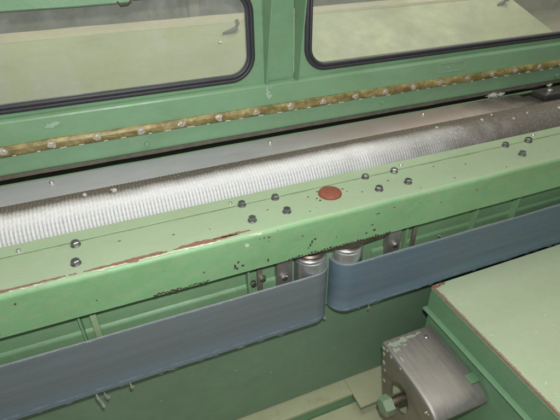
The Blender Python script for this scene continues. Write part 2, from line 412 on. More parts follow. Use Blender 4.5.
def blob(bm, cx, cy, rx, ry, plane, off, n=11, seed=0, rough=.35):
    """irregular flat chip. plane 'top': (x,y,z=off); 'front': (x,y=off,z)"""
    rnd = random.Random(seed); ps = []
    if plane == 'front' and off == -.0011: rx, ry = rx * .82, ry * .82
    for i in range(n):
        a = 2 * PI * i / n; k = 1 + rnd.uniform(-rough, rough)
        u, v = cx + rx * k * math.cos(a), cy + ry * k * math.sin(a)
        ps.append((u, v))
    th = .0004
    if plane == 'top':
        A = [bm.verts.new((u, v, off)) for u, v in ps]; B = [bm.verts.new((u, v, off - th * 2)) for u, v in ps]
    else:
        A = [bm.verts.new((u, off, v)) for u, v in ps]; B = [bm.verts.new((u, off + th * 2, v)) for u, v in ps]
    bm.faces.new(A)
    for i in range(n): bm.faces.new((A[i], A[(i + 1) % n], B[(i + 1) % n], B[i]))
def ribbon_edge(bm, x0, x1, ymid, width, seed, step=.0018, thr=-.2, front=False):
    """worn streak along the beam edge, following the rounded corner"""
    n = int((x1 - x0) / step); prev = None
    for i in range(n + 1):
        x = x0 + i * step
        q = noise.noise(Vector((x * 22, seed, 0))) + .5 * noise.noise(Vector((x * 90, seed, 3)))
        end = min(1, (x - x0) / .05, (x1 - x) / .05)
        w = width * (0.75 + .75 * q) * max(end, 0)
        if q < thr or w < .0008: prev = None; continue
        yc = ymid + .0022 * noise.noise(Vector((x * 14, seed, 9))) + (.0012 * noise.noise(Vector((x * 120, seed, 5))))
        cur = []
        for s in (-1, -.5, 0, .5, 1):
            s_ = yc + w * s + (.0016 * noise.noise(Vector((x * 190, s * 7, seed))) + .0012 * noise.noise(Vector((x * 60, s * 7, seed)))) * abs(s)     # arc coordinate; <0.009 goes down the rounding
            if s_ >= .009: p = (x, s_, .0007)
            else:
                an = (.009 - s_) / .009
                an = min(an, PI / 2)
                extra = max(0, (.009 - s_) - .009 * PI / 2)
                p = (x, .009 - .0097 * math.sin(an), -.009 + .0097 * math.cos(an) - extra)
            cur.append(bm.verts.new(p))
        if prev:
            for j in range(4): bm.faces.new((prev[j], cur[j], cur[j + 1], prev[j + 1]))
        prev = cur
bm = BM(); ribbon_edge(bm, -1.0, -.36, .0128, .0034, 4.2, thr=-.6)
ribbon_edge(bm, -.375, -.075, .0128, .0048, 6.6, thr=-.8)
ribbon_edge(bm, -.145, -.045, .016, .0052, 8.1, thr=-.6)
obj('rust_streak', bm, M['chip_rust'], beam, kind='stuff')
bm = BM(); ribbon_edge(bm, -.62, -.36, .0066, .0012, 17.3, thr=-.5); ribbon_edge(bm, -.375, -.09, .0064, .0018, 19.3, thr=-.7); ribbon_edge(bm, -.09, .02, .002, .0016, 12.7, thr=-.05)
obj('primer_streak', bm, M['pale_chip_glare'], beam, kind='stuff')
bm = BM()
for i, (x, z, rx, rz) in enumerate([(-.098, -.068, .0035, .007), (-.090, -.058, .0028, .0035), (-.082, -.070, .0035, .0022), (-.094, -.074, .003, .003),
        (-.034, -.0145, .0035, .0018), (-.024, -.0155, .0035, .0018), (-.043, -.014, .0022, .001), (-.027, -.074, .0018, .006), (-.482, -.022, .0024, .002),
        (-.161, -.061, .002, .002), (.068, -.064, .003, .004), (.072, -.056, .0026, .0045), (.079, -.050, .0035, .0022), (.064, -.070, .002, .002), (.218, -.053, .003, .0014),
        (.23, -.026, .006, .0012), (.225, -.069, .004, .004), (.205, -.0716, .0025, .002), (.05, -.034, .0018, .0018), (-.36, -.06, .0016, .0016), (.40, -.04, .0016, .0014), (.50, -.03, .002, .001),
        (-.525, -.08, .003, .003), (-.56, -.083, .002, .004), (.27, -.020, .003, .001), (.13, -.06, .0015, .002)]):
    blob(bm, x, z, rx, rz, 'front', -.0011, seed=i + 3, rough=.5)
for i in range(26):
    x = -.26 + i * .0042; blob(bm, x, -.0855 + random.uniform(-.002, .002), random.uniform(.002, .004), random.uniform(.0012, .0030), 'front', -.0011, n=8, seed=i + 60)
for i in range(34):
    x = .02 + i * .0075; blob(bm, x, -.0865 + random.uniform(-.002, .002), random.uniform(.002, .005), random.uniform(.0010, .0028), 'front', -.0011, n=8, seed=i + 160)
obj('paint_chip', bm, M['chip_dark'], beam, kind='stuff')
bm = BM()
rnd = random.Random(5)
for i, (x, y) in enumerate([(.115, .070), (.118, .060), (.185, .083), (.19, .070), (.128, .095), (.10, .083), (.22, .055), (.45, .025), (.35, .02), (.60, .02), (-.2, .06), (-.3, .08), (.0, .07), (.08, .03), (-.13, .05), (.30, .075), (.52, .07), (.44, .09)]):
    blob(bm, x, y, rnd.uniform(.0012, .0032), rnd.uniform(.001, .002), 'top', .0007, n=8, seed=i + 300)
obj('grime_spot', bm, M['chip_dark'], beam, kind='stuff')
bm = BM(); prev = None
for i in range(1300):
    x = -1.0 + i * .002; q = noise.noise(Vector((x * 17, 3, 3))) + .6 * noise.noise(Vector((x * 70, 8, 3)))
    w = .0014 + .0018 * (q + .3)
    if w < .0004: prev = None; continue
    cur = [bm.verts.new((x, .1103 - w, .0006)), bm.verts.new((x, .1109, .0007))]
    if prev: bm.faces.new((prev[0], cur[0], cur[1], prev[1]))
    prev = cur
obj('grime_line', bm, M['grime'], beam, kind='stuff')
bm = BM(); blob(bm, -.070, -.022, .0055, .0055, 'front', -.0011, n=14, seed=9, rough=.15)  # round pale spot painted where the flash would glare
obj('glare_spot', bm, M['pale_chip_glare'], beam)

# stray fibres settled on the paint
rnd = random.Random(77); bm = BM()
for i in range(130):
    x = rnd.uniform(-.6, .9); y = rnd.uniform(.014, .138); l = rnd.uniform(.002, .007); a = rnd.uniform(0, PI)
    zz = .0009 if y < .110 else .0022
    ps = [(x, y, zz), (x + l * math.cos(a), y + l * math.sin(a) * .6, zz + .0004), (x + 1.7 * l * math.cos(a + .5), y + 1.2 * l * math.sin(a + .5), zz)]
    if all((p[1] < .110) == (y < .110) for p in ps): tube(bm, ps, .00016, 3)
obj('stray_fibre', bm, M['thread'], beam, kind='stuff')
# hanger plate below the beam near the pulleys
hp = BM()
pts = [(.0, -.0915), (.30, -.0915), (.306, -.097), (.272, -.101), (.262, -.108), (.212, -.112), (.200, -.119), (.150, -.108), (.06, -.1005), (.02, -.099)]
A = [hp.verts.new((x, .012, z)) for x, z in pts]; B = [hp.verts.new((x, .10, z)) for x, z in pts]
hp.faces.new(A); hp.faces.new(list(reversed(B)))
for i in range(len(pts)): j = (i + 1) % len(pts); hp.faces.new((A[i], A[j], B[j], B[i]))
obj('hanger_plate', hp, M['rustysteel'], beam)

# ------------------------------------------------------------------ roller
YC, ZC, RR = .235, -.0475, .0725
roller = thing('roller', 'long ribbed wire roller coated with white lint behind the green beam', 'roller', (0, YC, ZC))
bm = BM(); pitch = .0076; prof = []
x = X0
while x < X1:
    j = random.uniform(-.00025, .00025)
    prof += [(RR + .0006, x), (RR + .0012, x + pitch * .22), (RR + .0018 + j, x + pitch * .40), (RR + .0018 + j, x + pitch * .66), (RR + .0011, x + pitch * .86)]
    x += pitch
prof = [(0, X0)] + prof + [(RR, X1), (0, X1)]
lathe(bm, prof, 44, Matrix.Rotation(PI / 2, 4, 'Y'))
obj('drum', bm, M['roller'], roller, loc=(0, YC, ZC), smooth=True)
# loose lint fibres lying on the drum
def fibres(bm, n, xa, xb, a0, a1, rnd, L=(.003, .009), lift=.0012, w=.00022, bias=1.0):
    for _ in range(n):
        x = xa + (xb - xa) * rnd.random() ** bias
        a = math.radians(rnd.uniform(a0, a1)); r = RR + .0024 + rnd.random() * lift
        ln = rnd.uniform(*L); th = rnd.gauss(PI / 2, .55)
        dx, da = math.cos(th) * ln / 2, math.sin(th) * ln / 2 / r
        P = []
        for s in (-1, 0, 1):
            rr = r + (.0011 * rnd.random() if s else .0005)
            aa = a + da * s
            P.append(Vector((x + dx * s + rnd.uniform(-.0008, .0008), YC - rr * math.cos(aa), ZC + rr * math.sin(aa))))
        d = (P[2] - P[0]).normalized(); up = Vector((0, -math.cos(a), math.sin(a))); sdir = d.cross(up).normalized() * w
        V = [bm.verts.new(p + s * sdir) for p in P for s in (-1, 1)]
        bm.faces.new((V[0], V[1], V[3], V[2])); bm.faces.new((V[2], V[3], V[5], V[4]))
rnd = random.Random(21); bm = BM()
fibres(bm, 5500, -.75, .62, 46, 76, rnd, w=.00013, L=(.002, .006))
fibres(bm, 700, .55, 1.7, 28, 80, rnd, w=.00014, L=(.002, .005))
fibres(bm, 260, -.75, 1.3, 76, 100, rnd, L=(.002, .006), w=.00014)
obj('lint_fibre', bm, M['lint'], roller, kind='stuff')
# little lint knots
bm = BM(); rnd = random.Random(3)
knots = [(.55, 84), (.70, 80), (.80, 66), (.86, 74), (-.35, 88), (-.29, 84), (.98, 70), (.75, 92)]
for x, a in knots:
    a = math.radians(a); c = Vector((x, YC - (RR + .004) * math.cos(a), ZC + (RR + .004) * math.sin(a)))
    rk = rnd.uniform(.0011, .0024)
    for k in range(34):
        ps = [c + Vector([rnd.gauss(0, rk) for _ in range(3)]) for _ in range(4)]
        tube(bm, ps, .0004, 3)
obj('lint_knot', bm, M['lint'], roller, kind='stuff')

# ------------------------------------------------------------------ guide plate behind the roller
gp = thing('guide_plate', 'flat grey steel guide plate lying between roller and hood', 'metal plate', (0, .34, .006))
prof = [(.262, .000), (.268, .009), (.274, .0115), (.352, .0125), (.372, .0125), (.372, .006), (.274, .005), (.268, .000)]
obj('plate_sheet', extrude_x(BM(), prof, X0, .985, 90, jitter=.0009), M['plate'], gp)
s0 = obj('screw', lathe(BM(), [(.0062, 0), (.0062, .0025), (.005, .0052), (.002, .0062), (0, .0062)], 16), M['zinc'], gp, loc=(.112, .347, .0122), smooth=True)
for x, y in [(.60, .349), (-.42, .347)]:
    s_ = bpy.data.objects.new('screw', s0.data); COL.objects.link(s_); s_.parent = gp; s_.location = Vector((x, y, .0122)) - worldloc(gp)
hs = thing('bearing_block', 'dark greasy bearing block at the right end of the roller below the hood', 'bearing block', (1.3, .34, -.06))
bm = BM(); add_box(bm, .990, X1, .268, .378, -.06, -.002, bev=.004); obj('block_body', bm, M['greasy'], hs)
bm = BM(); add_box(bm, 1.05, 1.40, .315, .372, -.0015, .018, bev=.005); obj('cap', bm, M['greasy'], hs)
obj('bolt', hexprism(BM(), .009, 0, .009, .25), M['zinc'], hs, loc=(1.085, .335, .0185))
obj('bolt', hexprism(BM(), .009, 0, .009, .25), M['steel'], hs, loc=(1.30, .335, .0185))
# rail coloured near-black for the shade in the gap, with a thin bright edge
rail = thing('gap_rail', 'near-black rail standing for the shade in the gap under the hood plate', 'rail', (0, .40, -.05))
obj('rail_bar', box(X0, X1, .380, .43, -.05, .0015), M['dark'], rail)
obj('rail_edge', extrude_x(BM(), [(.386, .0020), (.3920, .0020), (.3920, .0062), (.386, .0062)], X0, X1, 60, jitter=.0012), M['recess'], rail)
# lint clumps near the gap
bm = BM(); rnd = random.Random(8)
def clump(bm, c, r, n, rnd, th=.0005, stretch=(1, 1, 1)):
    for k in range(n):
        ps = [Vector(c) + Vector([rnd.gauss(0, r) * stretch[i] for i in range(3)]) for _ in range(4)]
        tube(bm, ps, th, 3)
for c_, r_, n_, lb_ in (((.895, .383, .018), .0045, 44, 'largest white lint clump caught in the dark gap under the hood at the right'),
                        ((.930, .383, .017), .0035, 26, 'lesser white lint clump just right of the largest clump in the gap'),
                        ((1.14, .383, .018), .0035, 18, 'small white lint clump in the dark gap nearest the right end')):
    bm = BM(); clump(bm, c_, r_, n_, rnd, stretch=(1.8, .8, .8))
    tag(obj('lint_clump', bm, M['lint']), lb_, 'lint', 'lint clumps in the gap under the hood')

# ------------------------------------------------------------------ window hood
hood = thing('window_hood', 'green machine hood with two rubber framed windows above a brass strip', 'machine hood', (0, .43, .02))
prof = [(.400, .030)] + [(.400, .145), (.4015, .1485), (.405, .150), (.4165, .1525), (.4165, .1475), (.406, .146), (.404, .144), (.404, .030), (.425, .0295), (.425, .0245), (.402, .0245), (.4005, .0265)]
obj('lower_plate', extrude_x(BM(), prof, X0, X1, 120, jitter=.0006), M['hood'], hood)
obj('bottom_lip', extrude_x(BM(), [(.4010, .0138), (.4010, .0240), (.4240, .0240), (.4240, .0138)], X0, X1, 120, jitter=.0010), M['lipgrime'], hood)
def rrect(x0, x1, z0, z1, r, n=8):
    pts = []
    for cx, cz, a in ((x1 - r, z1 - r, 0), (x0 + r, z1 - r, 90), (x0 + r, z0 + r, 180), (x1 - r, z0 + r, 270)):
        for i in range(n + 1):
            an = math.radians(a + 90 * i / n); pts.append((cx + r * math.cos(an), cz + r * math.sin(an)))
    return pts
def ring_sheet(bm, inner, outer, y0, y1):
    L = [[bm.verts.new((x, y, z)) for x, z in loop] for loop, y in ((inner, y0), (outer, y0), (outer, y1), (inner, y1))]
    n = len(inner)
    for a, b in ((0, 1), (1, 2), (2, 3), (3, 0)):
        for i in range(n):
            j = (i + 1) % n; bm.faces.new((L[a][i], L[a][j], L[b][j], L[b][i]))
def sweep_loop(bm, x0, x1, z0, z1, r, prof, n=10):
    """prof: list of (inset, y)"""
    rings = []
    for ins, y in prof:
        rings.append([bm.verts.new((x, y, z)) for x, z in rrect(x0 + ins, x1 - ins, z0 + ins, z1 - ins, max(r - ins, .004), n)])
    k = len(prof); N = len(rings[0])
    for a in range(k):
        A, B = rings[a], rings[(a + 1) % k]
        for i in range(N): bm.faces.new((A[i], A[(i + 1) % N], B[(i + 1) % N], B[i]))
WIN = [(-1.42, .104, .160, .388, .066), (.2375, 2.45, .162, .41, .064)]
SHEET = [(X0, .127, .1525, .70), (.212, X1, .1525, .70)]
gprof = [(.001, .4195), (.001, .4135), (.004, .4100), (.008, .4085), (.0105, .4100), (.0115, .4135), (.0125, .4135), (.0135, .4105), (.0165, .4090), (.0200, .4105), (.0215, .4140), (.0215, .4225), (.012, .4225)]
for (wx0, wx1, wz0, wz1, wr), (sx0, sx1, sz0, sz1) in zip(WIN, SHEET):
    bm = BM(); ring_sheet(bm, rrect(wx0 + .004, wx1 - .004, wz0 + .004, wz1 - .004, wr - .004, 10), rrect(sx0, sx1, sz0, sz1, .0004, 10), .4165, .4205)
    fr = obj('window_frame', bm, M['hood'], hood)
    bm = BM(); sweep_loop(bm, wx0, wx1, wz0, wz1, wr, gprof, 12)
    obj('gasket', bm, M['rubber'], fr, smooth=True)
    bm = BM(); lp = rrect(wx0 + .012, wx1 - .012, wz0 + .012, wz1 - .012, wr - .012, 10)
    A = [bm.verts.new((x, .4150, z)) for x, z in lp]; bm.faces.new(A)
    obj('glass_pane', bm, M['glass'], fr)
# recessed strip between the two window frames
obj('post_panel', box(.1275, .2115, .4225, .4265, .151, .70), M['hood'], hood)
for x in (.1262, .2108):
    bm = BM()
    pts = [(.4160, .1535), (.400, .1535), (.399, .162), (.354, .352), (.27, .70), (.4160, .70)] if x < .2 else [(.4160, .1535), (.3905, .1535), (.3865, .166), (.353, .351), (.29, .70), (.4160, .70)]
    A = [bm.verts.new((x, y, z)) for y, z in pts]; B = [bm.verts.new((x + .0032, y, z)) for y, z in pts]
    bm.faces.new(A); bm.faces.new(list(reversed(B)))
    for i in range(len(pts)): j = (i + 1) % len(pts); bm.faces.new((A[i], A[j], B[j], B[i]))
    obj('stiffener', bm, M['hood'], hood)
# drip strip over the left window
bm = BM(); extrude_x(bm, [(.4155, .370), (.392, .3665), (.389, .369), (.389, .50), (.4155, .50)], X0, -.17, 30, jitter=.0007)
obj('drip_strip', bm, M['hood'], hood)
bm = BM(); tube(bm, [(-.20, .388, .371), (-.195, .384, .364), (-.18, .384, .365), (-.172, .388, .372)], .002, 6)
obj('hook', bm, M['chip_dark'], hood)
# brass strip with screws and white clips
prof = [(.4002, .0725), (.3945, .0725), (.3915, .0755), (.3900, .082), (.3902, .088), (.3925, .0935), (.3955, .0960), (.4002, .0960)]
brass = obj('brass_strip', extrude_x(BM(), prof, X0, X1, 260, jitter=.0019), M['brass'], hood)
def rosette(seed):
    rnd = random.Random(seed); bm = BM(); MX = Matrix.Rotation(PI / 2, 4, 'X')
    n = 13
    A = []; 
    for i in range(n):
        r = rnd.uniform(.0066, .0112)
        a = 2 * PI * i / n
        A.append((r * math.cos(a), r * math.sin(a)))
    f = [bm.verts.new(MX @ Vector((x, y, .0010 + rnd.uniform(-.0008, .0012)))) for x, y in A]; b = [bm.verts.new(MX @ Vector((x, y, -.0008))) for x, y in A]
    cv = bm.verts.new(MX @ Vector((0, 0, .0016)))
    for i in range(n): bm.faces.new((f[i], f[(i + 1) % n], cv))
    for i in range(n): bm.faces.new((f[i], f[(i + 1) % n], b[(i + 1) % n], b[i]))
    lathe(bm, [(.0050, .0010), (.0048, .0022), (.0036, .0028), (.0020, .0029), (.0017, .0018), (0, .0018)], 14, MX)
    return bm
ros = None; k = 0; dash = None
for i in range(-10, 30):
    x = -.497 + .098 * i + random.uniform(-.002, .002); z = .0862 + random.uniform(-.0008, .0008)
    if not (X0 < x < X1): continue
    if ros is None: ros = []
    if len(ros) < 6: o = obj('screw', rosette(len(ros)), M['rosette'], brass, loc=(x, .3895, z)); ros.append(o.data)
    else:
        ros_me = random.choice(ros); o = bpy.data.objects.new('screw', ros_me); COL.objects.link(o); o.parent = brass; o.location = Vector((x, .3895, z)) - worldloc(brass)
    o.rotation_euler = (random.uniform(-.12, .12), random.uniform(0, 3), random.uniform(-.12, .12))
    for dx in (.018, .062):
        xx = x + dx + random.uniform(-.006, .006)
        if dash is None: o = obj('clip', box(-.0090, .0090, -.0012, .0012, -.0012, .0012, bev=.0005), M['white'], brass, loc=(xx, .3915, .0738)); dash = o.data
        else:
            o = bpy.data.objects.new('clip', dash); COL.objects.link(o); o.parent = brass; o.location = Vector((xx, .3915, .0738)) - worldloc(brass)
            o.scale = (random.uniform(.35, 1.1), 1, random.uniform(.6, 1.1))
        o.rotation_euler = (0, random.uniform(-.05, .05), 0)
# painted bolt heads on the lower plate
bm = BM(); hexprism(bm, .0072, 0, .005, .3, Matrix.Rotation(PI / 2, 4, 'X')); 
pb = None
for x, z in [(-.194, .044), (.485, .052), (1.18, .042), (-.87, .046)]:
    if pb is None: o = obj('bolt', bm, M['hood'], hood, loc=(x, .4, z)); pb = o.data
    else: o = bpy.data.objects.new('bolt', pb); COL.objects.link(o); o.parent = hood; o.location = Vector((x, .4, z)) - worldloc(hood)
bm = BM()
for i, (x, z, rx, rz) in enumerate([(.133, .118, .006, .007), (.129, .128, .006, .007), (.128, .138, .004, .006), (-.395, .126, .008, .006), (-.385, .130, .014, .004), (.137, .142, .002, .003)]):
    blob(bm, x, z, rx, rz, 'front', .3992 - i * .0003, n=12, seed=i + 500, rough=.5)
obj('smudge', bm, M['smudge'], hood, kind='stuff')
# remains of a peeled rectangular label
bm = BM(); lx0, lx1, lz0, lz1 = .672, .768, .112, .140
for a in ((lx0, lx1, lz0, lz0 + .0012), (lx0, lx1, lz1 - .0012, lz1), (lx0, lx0 + .0014, lz0, lz1), (lx1 - .0022, lx1, lz0, lz1)):
    add_box(bm, a[0], a[1], .3988, .4, a[2], a[3])
blob(bm, .705, .126, .005, .003, 'front', .3988, n=9, seed=4)
obj('label_residue', bm, M['outline'], hood)
# ------------------------------------------------------------------ inside the hood, seen through the glass
tray = thing('inner_tray', 'pale sloping metal cover seen through the dusty windows', 'cover', (0, .6, .1))
s = .35
def tz(y): return .162 + s * (y - .45)
prof = [(.445, tz(.445)), (.70, tz(.70)), (.728, tz(.728) - .001), (.728, tz(.728) - .02), (.70, tz(.70) - .004), (.445, tz(.445) - .004)]
obj('tray_sheet', extrude_x(BM(), prof, X0, 1.188, 60, jitter=.001), M['tray'], tray)
obj('lip', extrude_x(BM(), [(.694, tz(.694) + .0005), (.700, tz(.70) + .006), (.727, tz(.727) + .006), (.730, tz(.73) - .004), (.729, tz(.728) - .022), (.7282, tz(.728) - .022)], X0, 1.188, 60, jitter=.001), M['lip'], tray)
bm = BM(); tube(bm, [(.085, .638, tz(.638) + .004), (.108, .642, tz(.642) + .006), (.128, .645, tz(.645) + .010), (.133, .647, tz(.647) + .022), (.131, .648, tz(.648) + .032)], [.003, .006, .008, .007, .005], 8)
obj('latch', bm, M['innerdark'], tray, smooth=True)
bm = BM(); tube(bm, [(1.095, .645, tz(.645) + .004), (1.12, .65, tz(.65) + .006), (1.14, .652, tz(.652) + .014), (1.145, .655, tz(.655) + .035)], [.003, .007, .009, .007], 8)
obj('latch', bm, M['innerdark'], tray, smooth=True)
obj('screw', lathe(BM(), [(.005, 0), (.005, .003), (.003, .005), (0, .005)], 12), M['zinc'], tray, loc=(.066, .602, tz(.602)), smooth=True)
back = thing('inner_wall', 'grimy grey inner wall of the hood behind the sloping cover', 'wall', (0, .95, 0))
obj('wall_sheet', box(X0, X1, .95, .96, -.05, .66), M['inner'], back)
obj('pipe', tube(BM(), [(X0, .88, .405), (X1, .88, .405)], .018, 14), M['innerdark'], back, smooth=True)
for x in (.045, -.62, .86): obj('upright', box(x - .016, x + .016, .80, .83, .18, .56, bev=.004), M['inner'], back)
obj('side_floor', box(1.19, X1, .45, .95, .10, .12), M['inner'], back)
for i in range(9):
    pass

# ------------------------------------------------------------------ channel behind the belts
ch = thing('belt_channel', 'green steel channel with stiffeners running inside the belts under the beam', 'channel', (0, .06, -.34))
obj('channel_web', extrude_x(BM(), [(.050, -.0915), (.054, -.0915), (.054, -.315), (.050, -.315)], X0, X1, 60, jitter=.0006), M['recess'], ch)
obj('channel_ledge', extrude_x(BM(), [(.0496, -.171), (.0465, -.1735), (.0445, -.1765), (.044, -.180), (.044, -.215), (.047, -.215), (.047, -.183), (.0496, -.178)], X0, .035, 60, jitter=.0007), M['recess'], ch)
obj('channel_ledge', extrude_x(BM(), [(.0496, -.171), (.0465, -.1735), (.0445, -.1765), (.044, -.180), (.044, -.215), (.047, -.215), (.047, -.183), (.0496, -.178)], .26, X1, 60, jitter=.0007), M['recess'], ch)
for x in (-.405, -.062, .345, .56, .70, -.80, 1.05):
    obj('stiffener', box(x - .002, x + .002, .030, .0497, -.30, -.0915, bev=.0006), M['recess'], ch)
for x in (-.380, -.035, .372):
    obj('guide_strap', box(x - .006, x + .006, .034, .040, -.30, -.125, bev=.001), M['cabinet'] if x < -.2 else M['bracketside'], ch)
for x in (.025, .312):
    bm = BM(); add_box(bm, x - .020, x + .016, .030, .034, -.30, -.098, bev=.001); add_box(bm, x - .020, x - .016, .0345, .0497, -.30, -.098)
    obj('bearing_bracket', bm, M['bracket'], ch)
bm = BM(); hexprism(bm, .0075, 0, .008, .25, Matrix.Rotation(PI / 2, 4, 'X'))
b0 = obj('bolt', bm, M['zinc'], ch, loc=(-.400, .0285, -.187))
for x, y, z in [(-.030, .0335, -.149), (-.052, .0335, -.156), (.310, .0295, -.156), (.020, .0295, -.16)]:
    o = bpy.data.objects.new('bolt', b0.data); COL.objects.link(o); o.parent = ch; o.location = Vector((x, y, z)) - worldloc(ch); o.rotation_euler = (0, random.random(), 0)

# ------------------------------------------------------------------ pulleys and belts
PC = [(.091, .048), (.1872, .048)]; PR = .0395
labs = ['polished steel pulley at the end of the grey belt', 'polished steel pulley inside the blue belt end']
for (px, py), lb in zip(PC, labs):
    p = thing('pulley', lb, 'pulley', (px, py, -.33), group='belt pulleys under the beam')
    obj('rim', lathe(BM(), [(0, -.296), (PR, -.296), (PR, -.1345), (PR - .0016, -.1335), (PR - .0016, -.1265), (PR - .0030, -.125), (0, -.125)], 56), M['pulley'], p, loc=(px, py, 0), smooth=True)
    obj('hub', lathe(BM(), [(PR - .006, -.127), (PR - .006, -.118), (PR - .0061, -.1179), (PR - .010, -.114), (PR - .0101, -.114), (.0221, -.114), (.022, -.1139), (.022, -.0915), (0, -.0915)], 44), M['rustysteel'], p, loc=(px, py, 0), smooth=True)
    bm = BM(); hexprism(bm, .0055, 0, .006, .25)
    o0 = obj('bolt', bm, M['zinc'], p, loc=(px + .024, py - .014, -.1145))
    for a in (-150, 40, 120):
        o = bpy.data.objects.new('bolt', o0.data); COL.objects.link(o); o.parent = p; o.location = Vector((px + .028 * math.cos(math.radians(a)), py + .028 * math.sin(math.radians(a)), -.1145)) - worldloc(p)
def belt(name, path, z0, z1, mat, label, group):
    """vertical ribbon along a closed-ish path with thickness"""
    bm = BM(); th = .0028; rings = []
    n = len(path)
    for i, (x, y) in enumerate(path):
        a, b = path[max(i - 1, 0)], path[min(i + 1, n - 1)]
        d = Vector((b[0] - a[0], b[1] - a[1], 0)).normalized(); nn = Vector((d.y, -d.x, 0))     # outward
        wz0 = z0 + .0012 * noise.noise(Vector((x * 7, y * 9, 2))); wz1 = z1 + .0014 * noise.noise(Vector((x * 8, y * 9, 6)))
        wob = .0012 * noise.noise(Vector((x * 5, y, 11)))
        ring = []
        for (o_, z) in ((0, wz0 + .001), (.0008, wz0), (th, wz0), (th, wz1), (.0008, wz1), (0, wz1 - .001), (0, (wz0 * 2 + wz1) / 3), (0, (wz0 + 2 * wz1) / 3)):
            pass
        pts = [(th, wz0 + .0008), (th - .0008, wz0), (0, wz0), (0, wz1), (th - .0008, wz1), (th, wz1 - .0008), (th + .0002, wz1 - .02), (th, (wz0 + wz1) / 2), (th + .0002, wz0 + .02)]
        for o_, z in pts:
            q = Vector((x, y + wob, 0)) + nn * o_; ring.append(bm.verts.new((q.x, q.y, z)))
        rings.append(ring)
    k = len(rings[0])
    for a, b in zip(rings, rings[1:]):
        for j in range(k): bm.faces.new((a[j], a[(j + 1) % k], b[(j + 1) % k], b[j]))
    bm.faces.new(rings[0]); bm.faces.new(list(reversed(rings[-1])))
    o = obj(name, bm, mat); tag(o, label, 'belt', group); return o
rb = PR + .0006
yf, yb = .048 - rb, .048 + rb
# left belt: front run from the left to the pulley, round it, back run
pl = [(X0 + i * .03, yf) for i in range(int((.091 - X0) / .03) + 1)]
pl += [(.091 + rb * math.sin(a), .048 - rb * math.cos(a)) for a in [PI * i / 28 for i in range(29)]]
pl += [(.091 - .04 * i, yb) for i in range(1, 42)]
bl = belt('drive_belt', pl, -.3165, -.160, M['belt_l'], 'grey woven drive belt on the left, with lint hanging from its lower edge', 'drive belts under the beam')
pr = [(X1 - i * .04, yb) for i in range(int((X1 - .19) / .04) + 1)]
pr += [(.1872 - rb * math.sin(a), .048 + rb * math.cos(a)) for a in [PI * i / 28 for i in range(29)]]
pr += [(.1872 + .03 * i, yf) for i in range(1, 80)]
br = belt('drive_belt', pr, -.3115, -.1585, M['belt_r'], 'blue grey woven drive belt on the right, running behind the pale cabinet', 'drive belts under the beam')
# frayed threads at belt edges
def fray(belt_o, xa, xb, zt, zb, seed, curve=None):
    rnd = random.Random(seed); bm = BM()
    for z, nn, sgn in ((zt, 150, 1), (zb, 26, -1)):
        for _ in range(nn):
            x = rnd.uniform(xa, xb); y = yf - .003 - rnd.random() * .0012
            if curve and abs(x - curve[0]) < .001: continue
            ln = rnd.uniform(.004, .02)
            p0 = Vector((x, y, z + rnd.uniform(-.0025, .0012))); p1 = p0 + Vector((ln * rnd.choice((-1, 1)), rnd.uniform(-.0006, .0006), rnd.uniform(-.0012, .0016)))
            pm = (p0 + p1) / 2 + Vector((0, -.0006, rnd.uniform(-.001, .002)))
            tube(bm, [p0, pm, p1], .00022, 3)
    return obj('frayed_thread', bm, M['thread'], belt_o, kind='stuff')
fray(bl, -.9, .085, -.160, -.3165, 1); fray(br, .195, .95, -.1585, -.3115, 2)

# ------------------------------------------------------------------ panel below the belts
pn = thing('lower_panel', 'dark green sheet panel below the drive belts', 'panel', (0, .1, -.75))
YP = .085
obj('panel_sheet', extrude_x(BM(), [(YP, -.722), (YP, -.335), (YP + .003, -.331), (.12, -.331), (.12, -.335), (YP + .004, -.335), (YP + .004, -.722)], X0, X1, 80, jitter=.0008), M['panel'], pn)
bm = BM()
for i, (x, z, r) in enumerate([(.27, -.392, .003), (.12, -.42, .0025), (-.1, -.5, .002), (.0, -.56, .003), (.2, -.55, .002), (-.3, -.52, .002)]):
    blob(bm, x, z, r, r, 'front', YP - .0012, n=9, seed=i + 700)
obj('drip_spot', bm, M['smudge'], pn, kind='stuff')

# ------------------------------------------------------------------ base of the machine
base = thing('machine_base', 'worn green painted base step, ledges coloured paler as if lit from above, at the foot of the machine', 'machine base', (0, .05, -1.0))
obj('ledge', box(X0, .2495, .035, .14, -.742, -.730, bev=.0015), M['base'], base)
obj('riser', box(X0, .2495, .0375, .043, -.785, -.7422), M['cabside'], base)
obj('ledge_plate', box(.2500, 1.2, -.016, .14, -.740, -.729, bev=.0012), M['base'], base)
obj('foot_plate', box(X0, 1.2, -.32, .0365, -.797, -.7855, bev=.0015), M['base'], base)
obj('plinth', box(X0, 1.2, -.31, .15, -1.0, -.7975), M['cabside'], base)

# ------------------------------------------------------------------ cabinet at the right
cab = thing('side_cabinet', 'pale green topped steel cabinet at the lower right with rust worn edge', 'cabinet', (.9, -.4, -1.0))
CX = .428; ZT = -.307
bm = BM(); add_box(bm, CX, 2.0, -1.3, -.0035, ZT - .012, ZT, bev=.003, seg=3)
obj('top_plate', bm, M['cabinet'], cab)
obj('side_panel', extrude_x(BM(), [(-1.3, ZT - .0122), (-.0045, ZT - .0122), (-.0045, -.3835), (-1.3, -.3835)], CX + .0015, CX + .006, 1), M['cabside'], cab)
bm = BM()
pts = [(CX + .0014, -.3840), (CX - .009, -.3840), (CX - .0115, -.3860), (CX - .0115, -.3890), (CX - .009, -.3910), (CX + .012, -.3910), (CX + .012, -.3840)]
A = [bm.verts.new((x, -.002, z)) for x, z in pts]; B = [bm.verts.new((x, -1.3, z)) for x, z in pts]
for i in range(len(pts)): j = (i + 1) % len(pts); bm.faces.new((A[i], A[j], B[j], B[i]))
bm.faces.new(A); bm.faces.new(list(reversed(B)))
obj('flange', bm, M['cabside'], cab)
